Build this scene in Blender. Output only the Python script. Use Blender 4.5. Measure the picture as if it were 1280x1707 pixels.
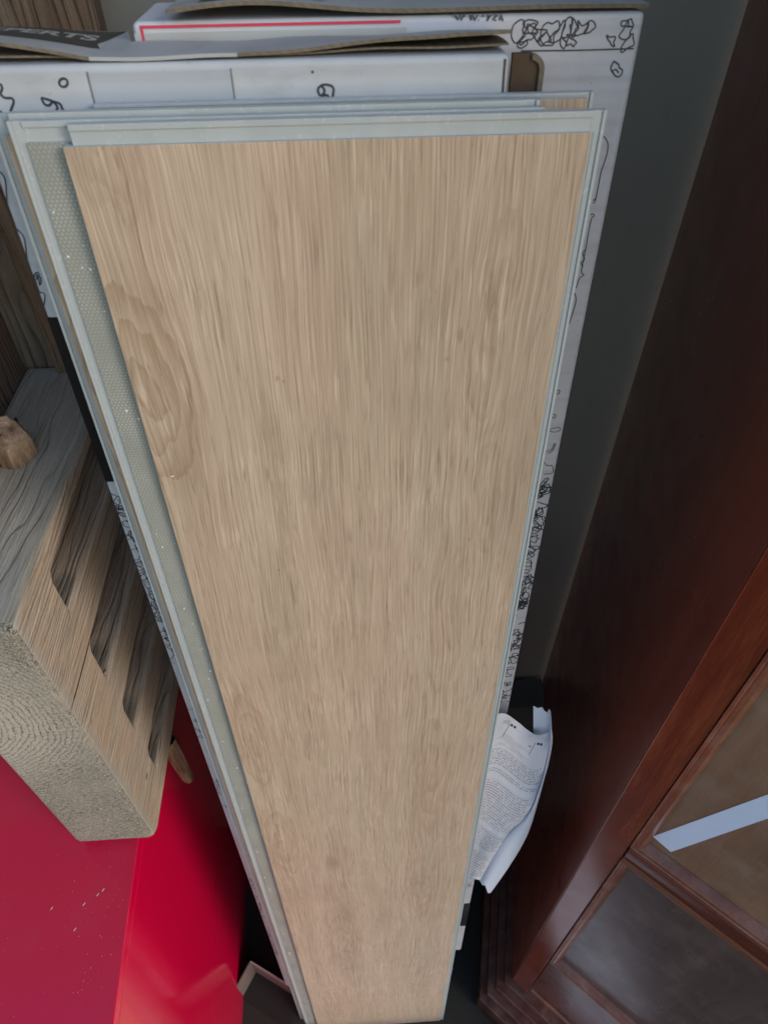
import bpy, bmesh, math, random
from mathutils import Vector, Matrix
rnd = random.Random(7)
sc = bpy.context.scene
for o in list(bpy.data.objects): bpy.data.objects.remove(o)
C = sc.collection
# ------------------------------------------------------------------ camera
CAMZ = 1.634
Rw = Matrix(((0.99823877, 0.04681497, -0.03643796), (-0.05906729, 0.72722904, -0.68384865), (-0.00551561, 0.68479652, 0.72871345)))
cam = bpy.data.cameras.new('camera'); camo = bpy.data.objects.new('camera', cam); C.objects.link(camo)
cam.sensor_fit = 'HORIZONTAL'; cam.sensor_width = 36; cam.lens = 33.75; cam.clip_start = 0.01; cam.clip_end = 200
cam.dof.use_dof = True; cam.dof.focus_distance = 0.72; cam.dof.aperture_fstop = 24
camo.matrix_world = Matrix.Translation((0, 0, CAMZ)) @ Rw.to_4x4()
sc.camera = camo
# ------------------------------------------------------------------ world, sun, exposure
SUNV = Vector((0.70, -0.62, 0.42)).normalized()
w = bpy.data.worlds.new('World'); sc.world = w; w.use_nodes = True
nt = w.node_tree; bg = nt.nodes['Background']
sky = nt.nodes.new('ShaderNodeTexSky'); sky.sky_type = 'NISHITA'; sky.sun_disc = False
sky.sun_elevation = math.asin(SUNV.z); sky.sun_rotation = math.atan2(SUNV.x, SUNV.y); sky.air_density = 1.6; sky.dust_density = 1.2; sky.ozone_density = 1.6
nt.links.new(sky.outputs[0], bg.inputs[0]); bg.inputs[1].default_value = 0.15
sl = bpy.data.lights.new('sun', 'SUN'); sl.energy = 0.75; sl.angle = math.radians(18); sl.color = (1, 0.98, 0.95)
slo = bpy.data.objects.new('sun', sl); C.objects.link(slo); slo.rotation_euler = (-SUNV).to_track_quat('-Z', 'Y').to_euler()
slo.location = (2, -2, 4)
vs = sc.view_settings; vs.view_transform = 'Standard'; vs.look = 'None'; vs.gamma = 1; vs.exposure = 0.63
sc.cycles.max_bounces = 6

# ------------------------------------------------------------------ helpers
TH = math.radians(4)
O0 = Vector((0, 0.334 - 1.52 * math.sin(TH), 0))          # foot of the front plank's face
NB = Vector((0, math.cos(TH), -math.sin(TH)))             # away from the camera, square to the leaning planes
UP = Vector((0, math.sin(TH), math.cos(TH)))
def ray(px, py): return Rw @ Vector(((px - 640) / 1200, (853.5 - py) / 1200, -1))
def lean(px, py, off):                                     # (x, s) of a measured point on the leaning plane at distance off
    P0 = O0 + NB * off - Vector((0, 0, CAMZ)); r = ray(px, py)
    q = r * (P0.dot(NB) / r.dot(NB)); return q.x, (q - P0).dot(UP)
def level(px, py, z):
    r = ray(px, py); q = r * ((z - CAMZ) / r.z); return q.x, q.y

def prop(o, label=None, cat=None, group=None, kind=None):
    if label: o['label'] = label
    if cat: o['category'] = cat
    if group: o['group'] = group
    if kind: o['kind'] = kind
    return o
def empty(name, loc, rot=(0, 0, 0), **k):
    o = bpy.data.objects.new(name, None); C.objects.link(o); o.location = loc; o.rotation_euler = rot; o.empty_display_size = .05
    return prop(o, **k)
def leanthing(name, x, off, s, **k): return empty(name, O0 + Vector((x, 0, 0)) + NB * off + UP * s, (-TH, 0, 0), **k)
def link(name, me, mats, parent=None, smooth=False, bevel=0, seg=2, **k):
    if isinstance(me, bmesh.types.BMesh):
        bm = me; me = bpy.data.meshes.new(name); bmesh.ops.recalc_face_normals(bm, faces=bm.faces[:]); bm.to_mesh(me); bm.free()
    if not isinstance(mats, (list, tuple)): mats = [mats]
    for m in mats: me.materials.append(m)
    o = bpy.data.objects.new(name, me); C.objects.link(o)
    if parent is not None: o.parent = parent
    if smooth or bevel:
        for p in me.polygons: p.use_smooth = True
    if bevel:
        b = o.modifiers.new('b', 'BEVEL'); b.width = bevel; b.segments = seg; b.limit_method = 'ANGLE'; b.harden_normals = True
    return prop(o, **k)
def box(bm, x0, x1, y0, y1, z0, z1, mi=0, M=None):
    vs_ = [bm.verts.new((x, y, z)) for z in (z0, z1) for y in (y0, y1) for x in (x0, x1)]
    if M is not None:
        for v in vs_: v.co = M @ v.co
    for f in ((0, 1, 3, 2), (4, 6, 7, 5), (0, 4, 5, 1), (2, 3, 7, 6), (0, 2, 6, 4), (1, 5, 7, 3)):
        fa = bm.faces.new([vs_[i] for i in f]); fa.material_index = mi
    return bm
def nbox(*a, **k): return box(bmesh.new(), *a, **k)
def ribbon(bm, pts, wd, to3, h=0.0002):                    # flat printed line lying on a surface: pts in surface coords
    n = len(pts)
    if n < 2: return
    L, Rr = [], []
    for i, p in enumerate(pts):
        a = pts[max(i - 1, 0)]; b = pts[min(i + 1, n - 1)]
        d = Vector((b[0] - a[0], b[1] - a[1]))
        if d.length < 1e-7: d = Vector((1, 0))
        d.normalize(); q = Vector((-d.y, d.x)) * wd / 2
        L.append(bm.verts.new(to3(p[0] + q.x, p[1] + q.y, h))); Rr.append(bm.verts.new(to3(p[0] - q.x, p[1] - q.y, h)))
    for i in range(n - 1): bm.faces.new((L[i], L[i + 1], Rr[i + 1], Rr[i]))
def spline(pts, k=5, closed=False):
    out = []; n = len(pts)
    rng = range(n if closed else n - 1)
    for i in rng:
        g = (lambda j: Vector(pts[j % n])) if closed else (lambda j: Vector(pts[min(max(j, 0), n - 1)]))
        p0, p1, p2, p3 = g(i - 1), g(i), g(i + 1), g(i + 2)
        for t in range(k):
            u = t / k
            out.append(.5 * (2 * p1 + (p2 - p0) * u + (2 * p0 - 5 * p1 + 4 * p2 - p3) * u * u + (3 * p1 - p0 - 3 * p2 + p3) * u ** 3))
    out.append(Vector(pts[0]) if closed else Vector(pts[-1]))
    return out
def blob(cx, cy, r, ra=None, n=None):                       # a wandering closed outline
    n = n or rnd.randint(7, 12); ra = ra or rnd.uniform(.5, 1.6); th = rnd.uniform(0, 6.28); ps = []
    for i in range(n):
        a = i / n * 6.283; q = r * rnd.uniform(.3, 1.15)
        x, y = q * math.cos(a) * ra, q * math.sin(a) / ra
        ps.append((cx + x * math.cos(th) - y * math.sin(th), cy + x * math.sin(th) + y * math.cos(th)))
    return spline(ps, 4, True)
def wander(cx, cy, r, n=7):
    ps = [(cx, cy)]; a = rnd.uniform(0, 6.28)
    for i in range(n):
        a += rnd.uniform(-1.6, 1.6); ps.append((ps[-1][0] + math.cos(a) * r * .45, ps[-1][1] + math.sin(a) * r * .45))
    return spline(ps, 4)
def text_mesh(s, size):
    c = bpy.data.curves.new('t', 'FONT'); c.body = s; c.size = size; c.offset = size * .035; c.extrude = 0.0001
    o = bpy.data.objects.new('t', c); C.objects.link(o)
    me = bpy.data.meshes.new_from_object(o.evaluated_get(bpy.context.evaluated_depsgraph_get())); bpy.data.objects.remove(o)
    me.materials.clear()
    return me

# ------------------------------------------------------------------ node helper
class NT:
    def __init__(s, name):
        s.m = bpy.data.materials.new(name); s.m.use_nodes = True; s.t = s.m.node_tree; s.b = s.t.nodes['Principled BSDF']
    def n(s, typ, ins=None, **pr):
        nd = s.t.nodes.new(typ)
        for k, v in pr.items(): setattr(nd, k, v)
        for k, v in (ins or {}).items(): s.set(nd.inputs[k], v)
        return nd
    def set(s, sock, v):
        if isinstance(v, bpy.types.NodeSocket): s.t.links.new(v, sock)
        elif v is not None:
            if sock.type == 'RGBA' and hasattr(v, '__len__') and len(v) == 3: v = (*v, 1)
            sock.default_value = v
    def math(s, op, a, b=0.0, c=None, clamp=False):
        nd = s.n('ShaderNodeMath', operation=op, use_clamp=clamp); s.set(nd.inputs[0], a); s.set(nd.inputs[1], b)
        if c is not None: s.set(nd.inputs[2], c)
        return nd.outputs[0]
    def add(s, a, b): return s.math('ADD', a, b)
    def sub(s, a, b): return s.math('SUBTRACT', a, b)
    def mul(s, a, b, clamp=False): return s.math('MULTIPLY', a, b, clamp=clamp)
    def obj(s):
        g = s.n('ShaderNodeTexCoord').outputs['Object']; x = s.n('ShaderNodeSeparateXYZ', {0: g}); return g, x.outputs[0], x.outputs[1], x.outputs[2]
    def scale(s, v, sc_, loc=(0, 0, 0), rot=(0, 0, 0)):
        return s.n('ShaderNodeMapping', {0: v, 'Scale': sc_, 'Location': loc, 'Rotation': rot}).outputs[0]
    def noise(s, v, sc_=1.0, det=3, rough=.5, dist=0.0, col=False):
        nd = s.n('ShaderNodeTexNoise', {'Vector': v, 'Scale': sc_, 'Detail': det, 'Roughness': rough, 'Distortion': dist}); return nd.outputs[1 if col else 0]
    def ramp(s, f, stops, interp='LINEAR'):
        nd = s.n('ShaderNodeValToRGB', {0: f}); cr = nd.color_ramp; cr.interpolation = interp
        while len(cr.elements) < len(stops): cr.elements.new(1)
        for e, (p, c) in zip(cr.elements, stops):
            e.position = p; e.color = (c, c, c, 1) if not hasattr(c, '__len__') else (*c, 1)
        return nd.outputs[0]
    def mr(s, f, a, b, c=0.0, d=1.0, smooth=True):
        nd = s.n('ShaderNodeMapRange', {'Value': f, 'From Min': a, 'From Max': b, 'To Min': c, 'To Max': d}, interpolation_type='SMOOTHSTEP' if smooth else 'LINEAR'); return nd.outputs[0]
    def mix(s, f, a, b, mode='MIX'):
        nd = s.n('ShaderNodeMix', data_type='RGBA', blend_type=mode); s.set(nd.inputs[0], f); s.set(nd.inputs[6], a); s.set(nd.inputs[7], b); return nd.outputs[2]
    def bump(s, h, st=.3, dist=.001, nrm=None):
        nd = s.n('ShaderNodeBump', {'Height': h, 'Strength': st, 'Distance': dist}); 
        if nrm is not None: s.set(nd.inputs['Normal'], nrm)
        return nd.outputs[0]
    def out(s, col=None, rough=None, nrm=None, **k):
        if col is not None: s.set(s.b.inputs['Base Color'], col)
        if rough is not None: s.set(s.b.inputs['Roughness'], rough)
        if nrm is not None: s.set(s.b.inputs['Normal'], nrm)
        for a, v in k.items(): s.set(s.b.inputs[a.replace('_', ' ')], v)
        return s.m

def M_plank():
    t = NT('oak_print'); g, x, y, z = t.obj(); x = t.sub(x, .1193)      # measured from the plank's middle
    lowx = t.noise(t.scale(g, (9, 1, 3.0)), 1, 2, .5)
    nx = t.sub(t.noise(t.scale(g, (40, 1, 14)), 1, 3, .55), .5); nz = t.sub(t.noise(t.scale(g, (55, 1, 18), (4, 0, 9)), 1, 3, .6), .5)
    wx = t.add(x, t.mul(t.sub(lowx, .5), .022)); ring = None; mask = None
    for k, (cx, cz, a, b, n, amp) in enumerate(((-.112, 1.395, .030, .080, 3.8, .85), (-.103, 1.520, .016, .038, 3, .45), (.078, 1.462, .015, .066, 2.6, .35), (.074, 1.39, .015, .045, 2.2, .38), (.084, 1.30, .016, .07, 2.6, .32),
            (.066, 1.20, .018, .10, 2.6, .35), (-.104, 1.02, .018, .10, 4, .55), (.060, .95, .022, .16, 3, .5), (-.100, .80, .022, .11, 3.5, .6), (.055, .62, .024, .09, 4, .35), (-.05, .45, .03, .16, 4, .5), (.06, .28, .026, .12, 5, .5), (-.08, .15, .02, .1, 4, .5))):
        dx = t.sub(t.add(x, t.mul(nx, .022)), cx); dz = t.sub(t.add(z, t.mul(nz, .06)), cz)
        r = t.math('SQRT', t.add(t.math('POWER', t.math('ABSOLUTE', t.math('DIVIDE', dx, a)), 2.0), t.math('POWER', t.math('ABSOLUTE', t.math('DIVIDE', dz, b)), 2.0)))
        e = t.math('EXPONENT', t.mul(t.mul(r, r), -1.0)); wx = t.sub(wx, t.mul(t.mul(t.sub(x, cx), e), .42))
        fr = t.math('FRACT', t.add(t.mul(r, n), .3 * k)); pr = t.ramp(fr, [(0, .15), (.55, .5), (.90, 1), (.955, .95), (1, .0)])
        v = t.mul(t.mul(pr, t.mr(r, .72, 1.05, 1, 0)), amp)
        ring = v if ring is None else t.math('MAXIMUM', ring, v)
    v = t.n('ShaderNodeCombineXYZ', {0: wx, 1: 0.0, 2: z}).outputs[0]
    f1 = t.noise(t.scale(v, (950, 1, 8)), 1, 2, .55); f2 = t.noise(t.scale(v, (1900, 1, 22), (5, 0, 2)), 1, 2, .6)
    f3 = t.noise(t.scale(v, (120, 1, 7), (2, 0, 7)), 1, 3, .6); f4 = t.noise(g, 1500, 2, .6)
    grain = t.add(t.mul(f1, .46), t.add(t.mul(f2, .40), t.add(t.mul(f3, .05), t.mul(f4, .09))))
    def lines(sx, sz, w_, loc, lo, hi):
        n = t.noise(t.scale(v, (sx, 1, sz), loc), 1, 2, .45); l = t.mr(t.math('ABSOLUTE', t.sub(n, .5)), 0, w_, 1, 0)
        return t.mul(l, t.mr(t.noise(t.scale(v, (180, 1, 26), (loc[0] + 3, 0, 4)), 1, 2), lo, hi))
    pore = t.math('MAXIMUM', lines(230, 4.5, .020, (1, 0, 8), .42, .62), t.mul(lines(480, 11, .028, (6, 0, 1), .45, .60), .8))
    pale = t.mul(t.mr(t.noise(t.scale(v, (1000, 1, 34), (9, 0, 3)), 1, 2, .55), .54, .68), t.mr(t.noise(t.scale(g, (20, 1, 12)), 1, 2), .38, .62))
    mott = t.noise(t.scale(g, (26, 1, 4), (4, 0, 0)), 1, 3, .55)
    base = t.ramp(grain, [(.36, (.295, .226, .175)), (.51, (.430, .343, .276)), (.66, (.560, .466, .388))])
    base = t.mix(1.0, base, t.mix(t.mr(mott, .38, .64), (1.015, .985, .975), (.985, 1.0, .98)), 'MULTIPLY')
    band = t.noise(t.scale(v, (34, 1, 2.2), (8, 0, 5)), 1, 3, .55); base = t.mix(1.0, base, t.mix(t.mr(band, .35, .66), (.92, .905, .89), (1.05, 1.05, 1.05)), 'MULTIPLY')
    base = t.mix(t.mul(ring, .85), base, t.mix(1.0, base, (.70, .62, .55), 'MULTIPLY'))
    base = t.mix(t.mul(pale, .42), base, (.68, .59, .49)); base = t.mix(t.mul(pore, .50), base, (.19, .125, .085))
    for (cx, cz, r0) in ((-.0402, 1.4005, .0020), (-.0372, 1.3985, .0013), (.059, 1.4227, .0028), (.0524, 1.4085, .002), (-.048, .745, .012), (.074, 1.268, .002)):
        dx = t.sub(t.add(x, t.mul(nx, .004)), cx); dz = t.mul(t.sub(z, cz), .8 if r0 < .0021 else .4); d = t.math('SQRT', t.add(t.mul(dx, dx), t.mul(dz, dz)))
        base = t.mix(t.mul(t.mr(d, r0 * .2, r0, 1, 0), .42), base, (.2, .13, .09))
    base = t.mix(t.mr(t.noise(g, 330, 1), .80, .81), base, (.05, .035, .03))
    h = t.add(t.mul(f1, .4), t.add(t.mul(f2, .6), t.mul(pore, -.8)))
    return t.out(base, t.mr(grain, .3, .7, .52, .40), t.bump(h, .4, .0005), Specular_IOR_Level=.5)
def M_core():
    t = NT('plank_core'); g, x, y, z = t.obj()
    c = t.mix(t.noise(t.scale(g, (60, 60, 9)), 1, 4), (.30, .345, .385), (.41, .455, .49))
    c = t.mix(t.mul(t.mr(t.noise(g, 380, 2), .62, .72), .25), c, (.60, .64, .66))
    return t.out(c, .5, t.bump(t.noise(g, 900, 2), .15, .0004))
def M_backing():
    t = NT('embossed_backing'); g, x, y, z = t.obj()
    hs = []
    P = .0019
    for k in range(3):
        a = math.radians(90 + 60 * k); u = t.add(t.mul(x, math.cos(a) / P), t.mul(z, math.sin(a) / P))
        fr = t.math('FRACT', t.add(u, 50.5)); hs.append(t.math('ABSOLUTE', t.sub(fr, .5)))
    m = t.math('MINIMUM', t.math('MINIMUM', hs[0], hs[1]), hs[2])
    ridge = t.mr(m, .01, .12, 1, 0)
    wear = t.mr(t.noise(t.scale(g, (40, 1, 25)), 1, 3), .3, .65, .35, 1)
    c = t.mix(t.mul(ridge, wear), (.19, .21, .20), (.43, .46, .45))
    c = t.mix(t.mul(t.noise(t.scale(g, (30, 1, 6)), 1, 3), .3), c, (.34, .345, .32))
    return t.out(c, .6, t.bump(t.mul(ridge, wear), .5, .0006))
def M_carton(nm='white_carton', tint=(.42, .455, .52), dirt=.5):
    t = NT(nm); g, x, y, z = t.obj()
    flute = t.math('SINE', t.mul(z, 6.283 / .0065))
    n = t.noise(t.scale(g, (14, 14, 14)), 1, 5, .6)
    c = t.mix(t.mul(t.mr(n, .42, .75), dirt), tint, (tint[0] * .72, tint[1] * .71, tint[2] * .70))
    sp = t.mr(t.noise(g, 260, 2, .5), .70, .74)
    c = t.mix(t.mul(sp, .35), c, (.2, .2, .21))
    bandz = t.mr(t.math('ABSOLUTE', t.sub(t.math('FRACT', t.mul(z, 46.0)), .5)), .38, .5); c = t.mix(t.mul(bandz, .16), c, (.25, .26, .29))
    smud = t.mr(t.noise(t.scale(g, (22, 22, 60), (8, 1, 4)), 1, 4, .65), .52, .70); c = t.mix(t.mul(smud, dirt * .5), c, (.22, .22, .235))
    scuff = t.mr(t.noise(t.scale(g, (45, 45, 12), (3, 1, 2)), 1, 4, .6), .6, .7); c = t.mix(t.mul(scuff, .18), c, (.36, .36, .38))
    return t.out(c, .55, t.bump(t.add(t.mul(flute, .15), t.mul(t.noise(g, 40, 3), 1.2)), .25, .0015))
def M_kraft():
    t = NT('kraft_board'); g, x, y, z = t.obj()
    fl = t.math('SINE', t.mul(t.add(x, z), 6.283 / .005))
    c = t.mix(t.noise(g, 90, 3), (.10, .085, .065), (.20, .17, .13)); c = t.mix(t.mul(t.mr(fl, .2, .8), .35), c, (.09, .065, .04))
    return t.out(c, .85, t.bump(t.noise(g, 300, 2), .4, .001))
def M_flat(nm, col, r=.6, var=.1, sc_=60, **k):
    t = NT(nm); g, x, y, z = t.obj(); n = t.noise(g, sc_, 4, .6)
    c = t.mix(n, tuple(v * (1 - var) for v in col), tuple(v * (1 + var) for v in col))
    return t.out(c, r, t.bump(n, .1, .001), **k)
def M_weather(nm, axis='Y', a=(.17, .15, .125), b=(.40, .355, .30), warm=(.37, .255, .165), amt=.5, per=.009, slab_marks=False, rw=.3):
    t = NT(nm); g, x, y, z = t.obj()
    S = (lambda c, l: {'Y': (c, l, c), 'Z': (c, c, l)}[axis])
    low = t.noise(t.scale(g, S(14, 2.2)), 1, 3, .6); low2 = t.noise(t.scale(g, S(50, 5), (3, 5, 1)), 1, 2)
    cross = t.add(t.mul(x, .6), t.mul(z if axis == 'Y' else y, 1.0))
    F = t.add(t.math('DIVIDE', cross, per), t.add(t.mul(low, 9.0), t.mul(low2, 1.2)))
    ring = t.ramp(t.math('FRACT', F), [(0, .05), (.10, .8), (.5, 1), (.85, .5), (1, .05)]); vis = t.mr(t.noise(t.scale(g, S(24, 4), (1, 1, 7)), 1, 2), .3, .62, .15, 1)
    f1 = t.noise(t.scale(g, S(130, 7)), 1, 4, .65); f2 = t.noise(t.scale(g, S(520, 26)), 1, 4, .65); f3 = t.noise(g, 260, 3, .7)
    v = t.add(t.mul(t.mul(t.sub(ring, .7), vis), rw), t.add(t.mul(f1, .45), t.add(t.mul(f2, .42), t.mul(f3, .16))))
    c = t.ramp(v, [(.30, a), (.50, tuple((p + q) / 2 for p, q in zip(a, b))), (.72, b)])
    wm = t.ramp(v, [(.30, tuple(p * .5 for p in warm)), (.50, warm), (.72, tuple(min(1, p * 1.4) for p in warm))])
    c = t.mix(t.mul(t.mr(t.noise(g, 11, 4, .6), .38, .62), amt), c, wm)
    crack = t.mr(t.noise(t.scale(g, S(170, 3.5), (4, 2, 1)), 1, 2, .4), .71, .745)
    c = t.mix(t.mul(crack, .85), c, (.025, .02, .016))
    blot = t.mr(t.noise(g, 34, 4, .7), .62, .74); c = t.mix(t.mul(blot, .35), c, (.10, .085, .07))
    if slab_marks:
        en = t.add(y, t.mul(t.noise(g, 60, 2), .02))      # greyer tone inside the near end of each slot
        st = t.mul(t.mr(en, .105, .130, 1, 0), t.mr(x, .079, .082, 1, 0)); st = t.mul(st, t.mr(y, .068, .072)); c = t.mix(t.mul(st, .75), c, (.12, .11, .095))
        worn = t.mr(t.add(y, t.mul(t.sub(t.noise(g, 90, 3), .5), .012)), .010, .015, 1, 0); c = t.mix(t.mul(worn, .7), c, (.36, .35, .33))   # handled, greyed arris
        kn = t.math('SQRT', t.add(t.math('POWER', t.mul(t.sub(y, .045), .7), 2.0), t.math('POWER', t.sub(z, .075), 2.0))); c = t.mix(t.mul(t.mr(kn, .0015, .004, 1, 0), .8), c, (.10, .06, .04))
    h = t.add(t.mul(t.mul(ring, vis), .7), t.add(t.mul(f1, .6), t.add(t.mul(f2, .6), t.add(t.mul(f3, .2), t.mul(crack, -1.4)))))
    return t.out(c, .85, t.bump(h, .8, .0028), Specular_IOR_Level=.25)
def M_endgrain():
    t = NT('end_grain'); g, x, y, z = t.obj()
    dx = t.sub(x, -.03); dz = t.sub(z, .30); d = t.math('SQRT', t.add(t.mul(dx, dx), t.mul(dz, dz)))
    nz = t.noise(g, 28, 3); fr = t.math('FRACT', t.add(t.math('DIVIDE', d, .0050), t.add(t.mul(nz, 3.0), t.mul(t.noise(g, 160, 3, .7), 1.1))))
    ring = t.ramp(fr, [(0, 0), (.3, .9), (.8, 1), (1, 0)])
    sp = t.noise(g, 420, 4, .8, 1.5); sp2 = t.noise(g, 900, 2, .6)
    near = t.mr(d, .05, .16, .17, .03)
    v = t.add(t.mul(ring, near), t.add(t.mul(sp, .78), t.mul(t.noise(g, 1100, 3, .8), .40)))
    c = t.ramp(v, [(.46, (.02, .018, .015)), (.58, (.17, .16, .14)), (.72, (.46, .44, .40))])
    pit = t.mr(t.noise(g, 300, 3, .7), .60, .66); c = t.mix(t.mul(pit, t.mr(t.noise(g, 30, 3), .35, .6, 0, .9)), c, (.03, .027, .02))
    c = t.mix(t.mul(t.mr(t.noise(g, 16, 3), .4, .7), .4), c, (.34, .33, .30))
    return t.out(c, .9, t.bump(v, .9, .002), Specular_IOR_Level=.2)
def M_peg():
    t = NT('peg_wood'); g, x, y, z = t.obj()
    n = t.noise(t.scale(g, (90, 90, 14)), 1, 4, .6); c = t.ramp(n, [(.3, (.06, .035, .022)), (.5, (.22, .145, .095)), (.72, (.42, .31, .23))])
    return t.out(c, .75, t.bump(t.add(n, t.mul(t.noise(g, 180, 4, .7), .8)), .9, .003))
def M_varnish(nm, dark, mid, light, r=.28, amt=.5, axis='Z', coat=.6, dust=.0):
    t = NT(nm); g, x, y, z = t.obj()
    s1 = {'Z': (120, 120, 8), 'X': (8, 120, 120)}[axis]; s2 = {'Z': (22, 22, 2.2), 'X': (2.2, 22, 22)}[axis]; s3 = {'Z': (600, 600, 40), 'X': (40, 600, 600)}[axis]
    n = t.add(t.mul(t.noise(t.scale(g, s2), 1, 3), .55), t.add(t.mul(t.noise(t.scale(g, s1), 1, 4, .6), .3), t.mul(t.noise(t.scale(g, s3), 1, 2), .2)))
    c = t.ramp(n, [(.35, dark), (.55, mid), (.72, light)])
    rr = t.mr(t.noise(g, 20, 4), .3, .7, r * .85, r * 1.25)
    if dust:
        dd = t.mul(t.mr(t.noise(g, 30, 5, .65), .42, .75), dust); c = t.mix(dd, c, (.33, .30, .28)); rr = t.add(rr, t.mul(dd, .12))
    return t.out(c, rr, None, Coat_Weight=coat, Coat_Roughness=r * .6)
def M_red():
    t = NT('red_lacquer'); g, x, y, z = t.obj()
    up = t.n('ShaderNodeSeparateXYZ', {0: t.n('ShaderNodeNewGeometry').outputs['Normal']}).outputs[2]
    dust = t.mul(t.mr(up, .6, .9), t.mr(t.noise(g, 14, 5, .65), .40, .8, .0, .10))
    c = t.mix(dust, (.70, .002, .06), (.27, .14, .14)); c = t.mix(t.mul(t.mr(up, .6, .9), .35), c, (.185, .005, .024))  # up-facing faces also deepened: shade of the top put into the colour
    r = t.add(.12, t.mul(dust, 1.6))
    wav = t.noise(t.scale(g, (3, 9, 3)), 1, 2)
    return t.out(c, r, t.bump(wav, .2, .004), Coat_Weight=.3, Coat_Roughness=.12)
def M_paper_text():
    t = NT('leaflet_print'); uv = t.n('ShaderNodeTexCoord').outputs['UV']; s = t.n('ShaderNodeSeparateXYZ', {0: uv}); u, v = s.outputs[0], s.outputs[1]
    rows = t.mul(v, 66.0); line = t.math('LESS_THAN', t.math('FRACT', rows), .55); rid = t.math('FLOOR', rows)
    wv = t.n('ShaderNodeCombineXYZ', {0: t.mul(u, 34.0), 1: t.mul(rid, 7.31), 2: 0.0}).outputs[0]
    words = t.mr(t.noise(wv, 1.6, 1, .5), .40, .46); lett = t.mr(t.noise(t.scale(wv, (7, 1, 1)), 1.5, 1), .34, .5)
    endn = t.n('ShaderNodeTexWhiteNoise', {'Vector': t.n('ShaderNodeCombineXYZ', {0: rid, 1: 0.0, 2: 0.0}).outputs[0]}).outputs[0]
    ink = t.mul(t.mul(line, words), lett)
    def band(a, b): return t.mul(t.math('GREATER_THAN', v, a), t.math('LESS_THAN', v, b))
    blocks = t.add(t.add(band(.215, .315), band(.335, .365)), t.add(band(.40, .655), t.add(band(.685, .80), band(.825, .985))))
    ink = t.mul(t.mul(ink, blocks), t.math('LESS_THAN', u, t.mr(endn, 0, 1, .86, 1.0)))
    c = t.mix(t.mul(ink, .62), (.60, .63, .77), (.10, .11, .14))
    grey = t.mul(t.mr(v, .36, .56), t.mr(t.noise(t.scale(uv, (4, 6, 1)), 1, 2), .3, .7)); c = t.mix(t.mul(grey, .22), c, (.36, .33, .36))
    pic = t.mul(band(.12, .195), t.mr(t.noise(t.scale(uv, (3, 22, 1)), 1, 2), .5, .54)); c = t.mix(t.mul(pic, .4), c, (.4, .4, .45))
    return t.out(c, .6, None)

oak = M_plank(); core = M_core(); back = M_backing()
carton = M_carton(); cartonB = M_carton('white_carton_paler', (.50, .52, .60), .3); kraft = M_kraft()  # rear carton has a paler tint than the front one
ink = M_flat('printed_ink', (.035, .04, .06), .5, .2); black = M_flat('printed_black', (.006, .006, .008), .35, .3)
redink = M_flat('red_print', (.55, .03, .08), .5); tapewhite = M_flat('masking_tape', (.58, .70, .98), .5, .06, 200)
paper = M_flat('plain_paper', (.60, .67, .86), .6, .03, 30); labeltxt = M_flat('label_letters', (.62, .63, .62), .6, .25, 300)

# ------------------------------------------------------------------ setting
def M_wall():
    t = NT('wall_paint'); g, x, y, z = t.obj(); n = t.noise(g, 6, 5, .6); f = t.noise(g, 700, 2)
    c = t.mix(n, (.24, .232, .212), (.28, .27, .245)); c = t.mix(t.mul(t.mr(t.noise(g, 70, 5, .65), .55, .75), .2), c, (.12, .12, .11))
    return t.out(c, .8, t.bump(t.add(f, t.mul(n, .5)), .3, .001))
def M_floor():
    t = NT('floor_concrete'); g, x, y, z = t.obj(); n = t.noise(g, 5, 6, .65); f = t.noise(g, 180, 3)
    c = t.mix(n, (.016, .015, .012), (.030, .028, .023)); c = t.mix(t.mul(f, .3), c, (.03, .028, .025))
    return t.out(c, .75, t.bump(f, .4, .002))
link('floor', nbox(-6, 6, -12, .70, -.25, -.031), M_floor(), kind='structure')
link('wall', nbox(-6, 6, .66, .86, -.0305, 3.2), M_wall(), kind='structure')
link('unseen_reflector', nbox(-.6, 1.2, .03, .145, -.0305, .012), M_flat('reflector_pale', (.66, .70, .80), .5, .06), kind='structure', bevel=.003)  # pale slab added out of view, only to be reflected in the cabinet front
link('step', nbox(-.16, .135, .285, .655, -.0305, .105), M_flat('dark_stone', (.05, .048, .045), .8, .2), kind='structure')

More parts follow.
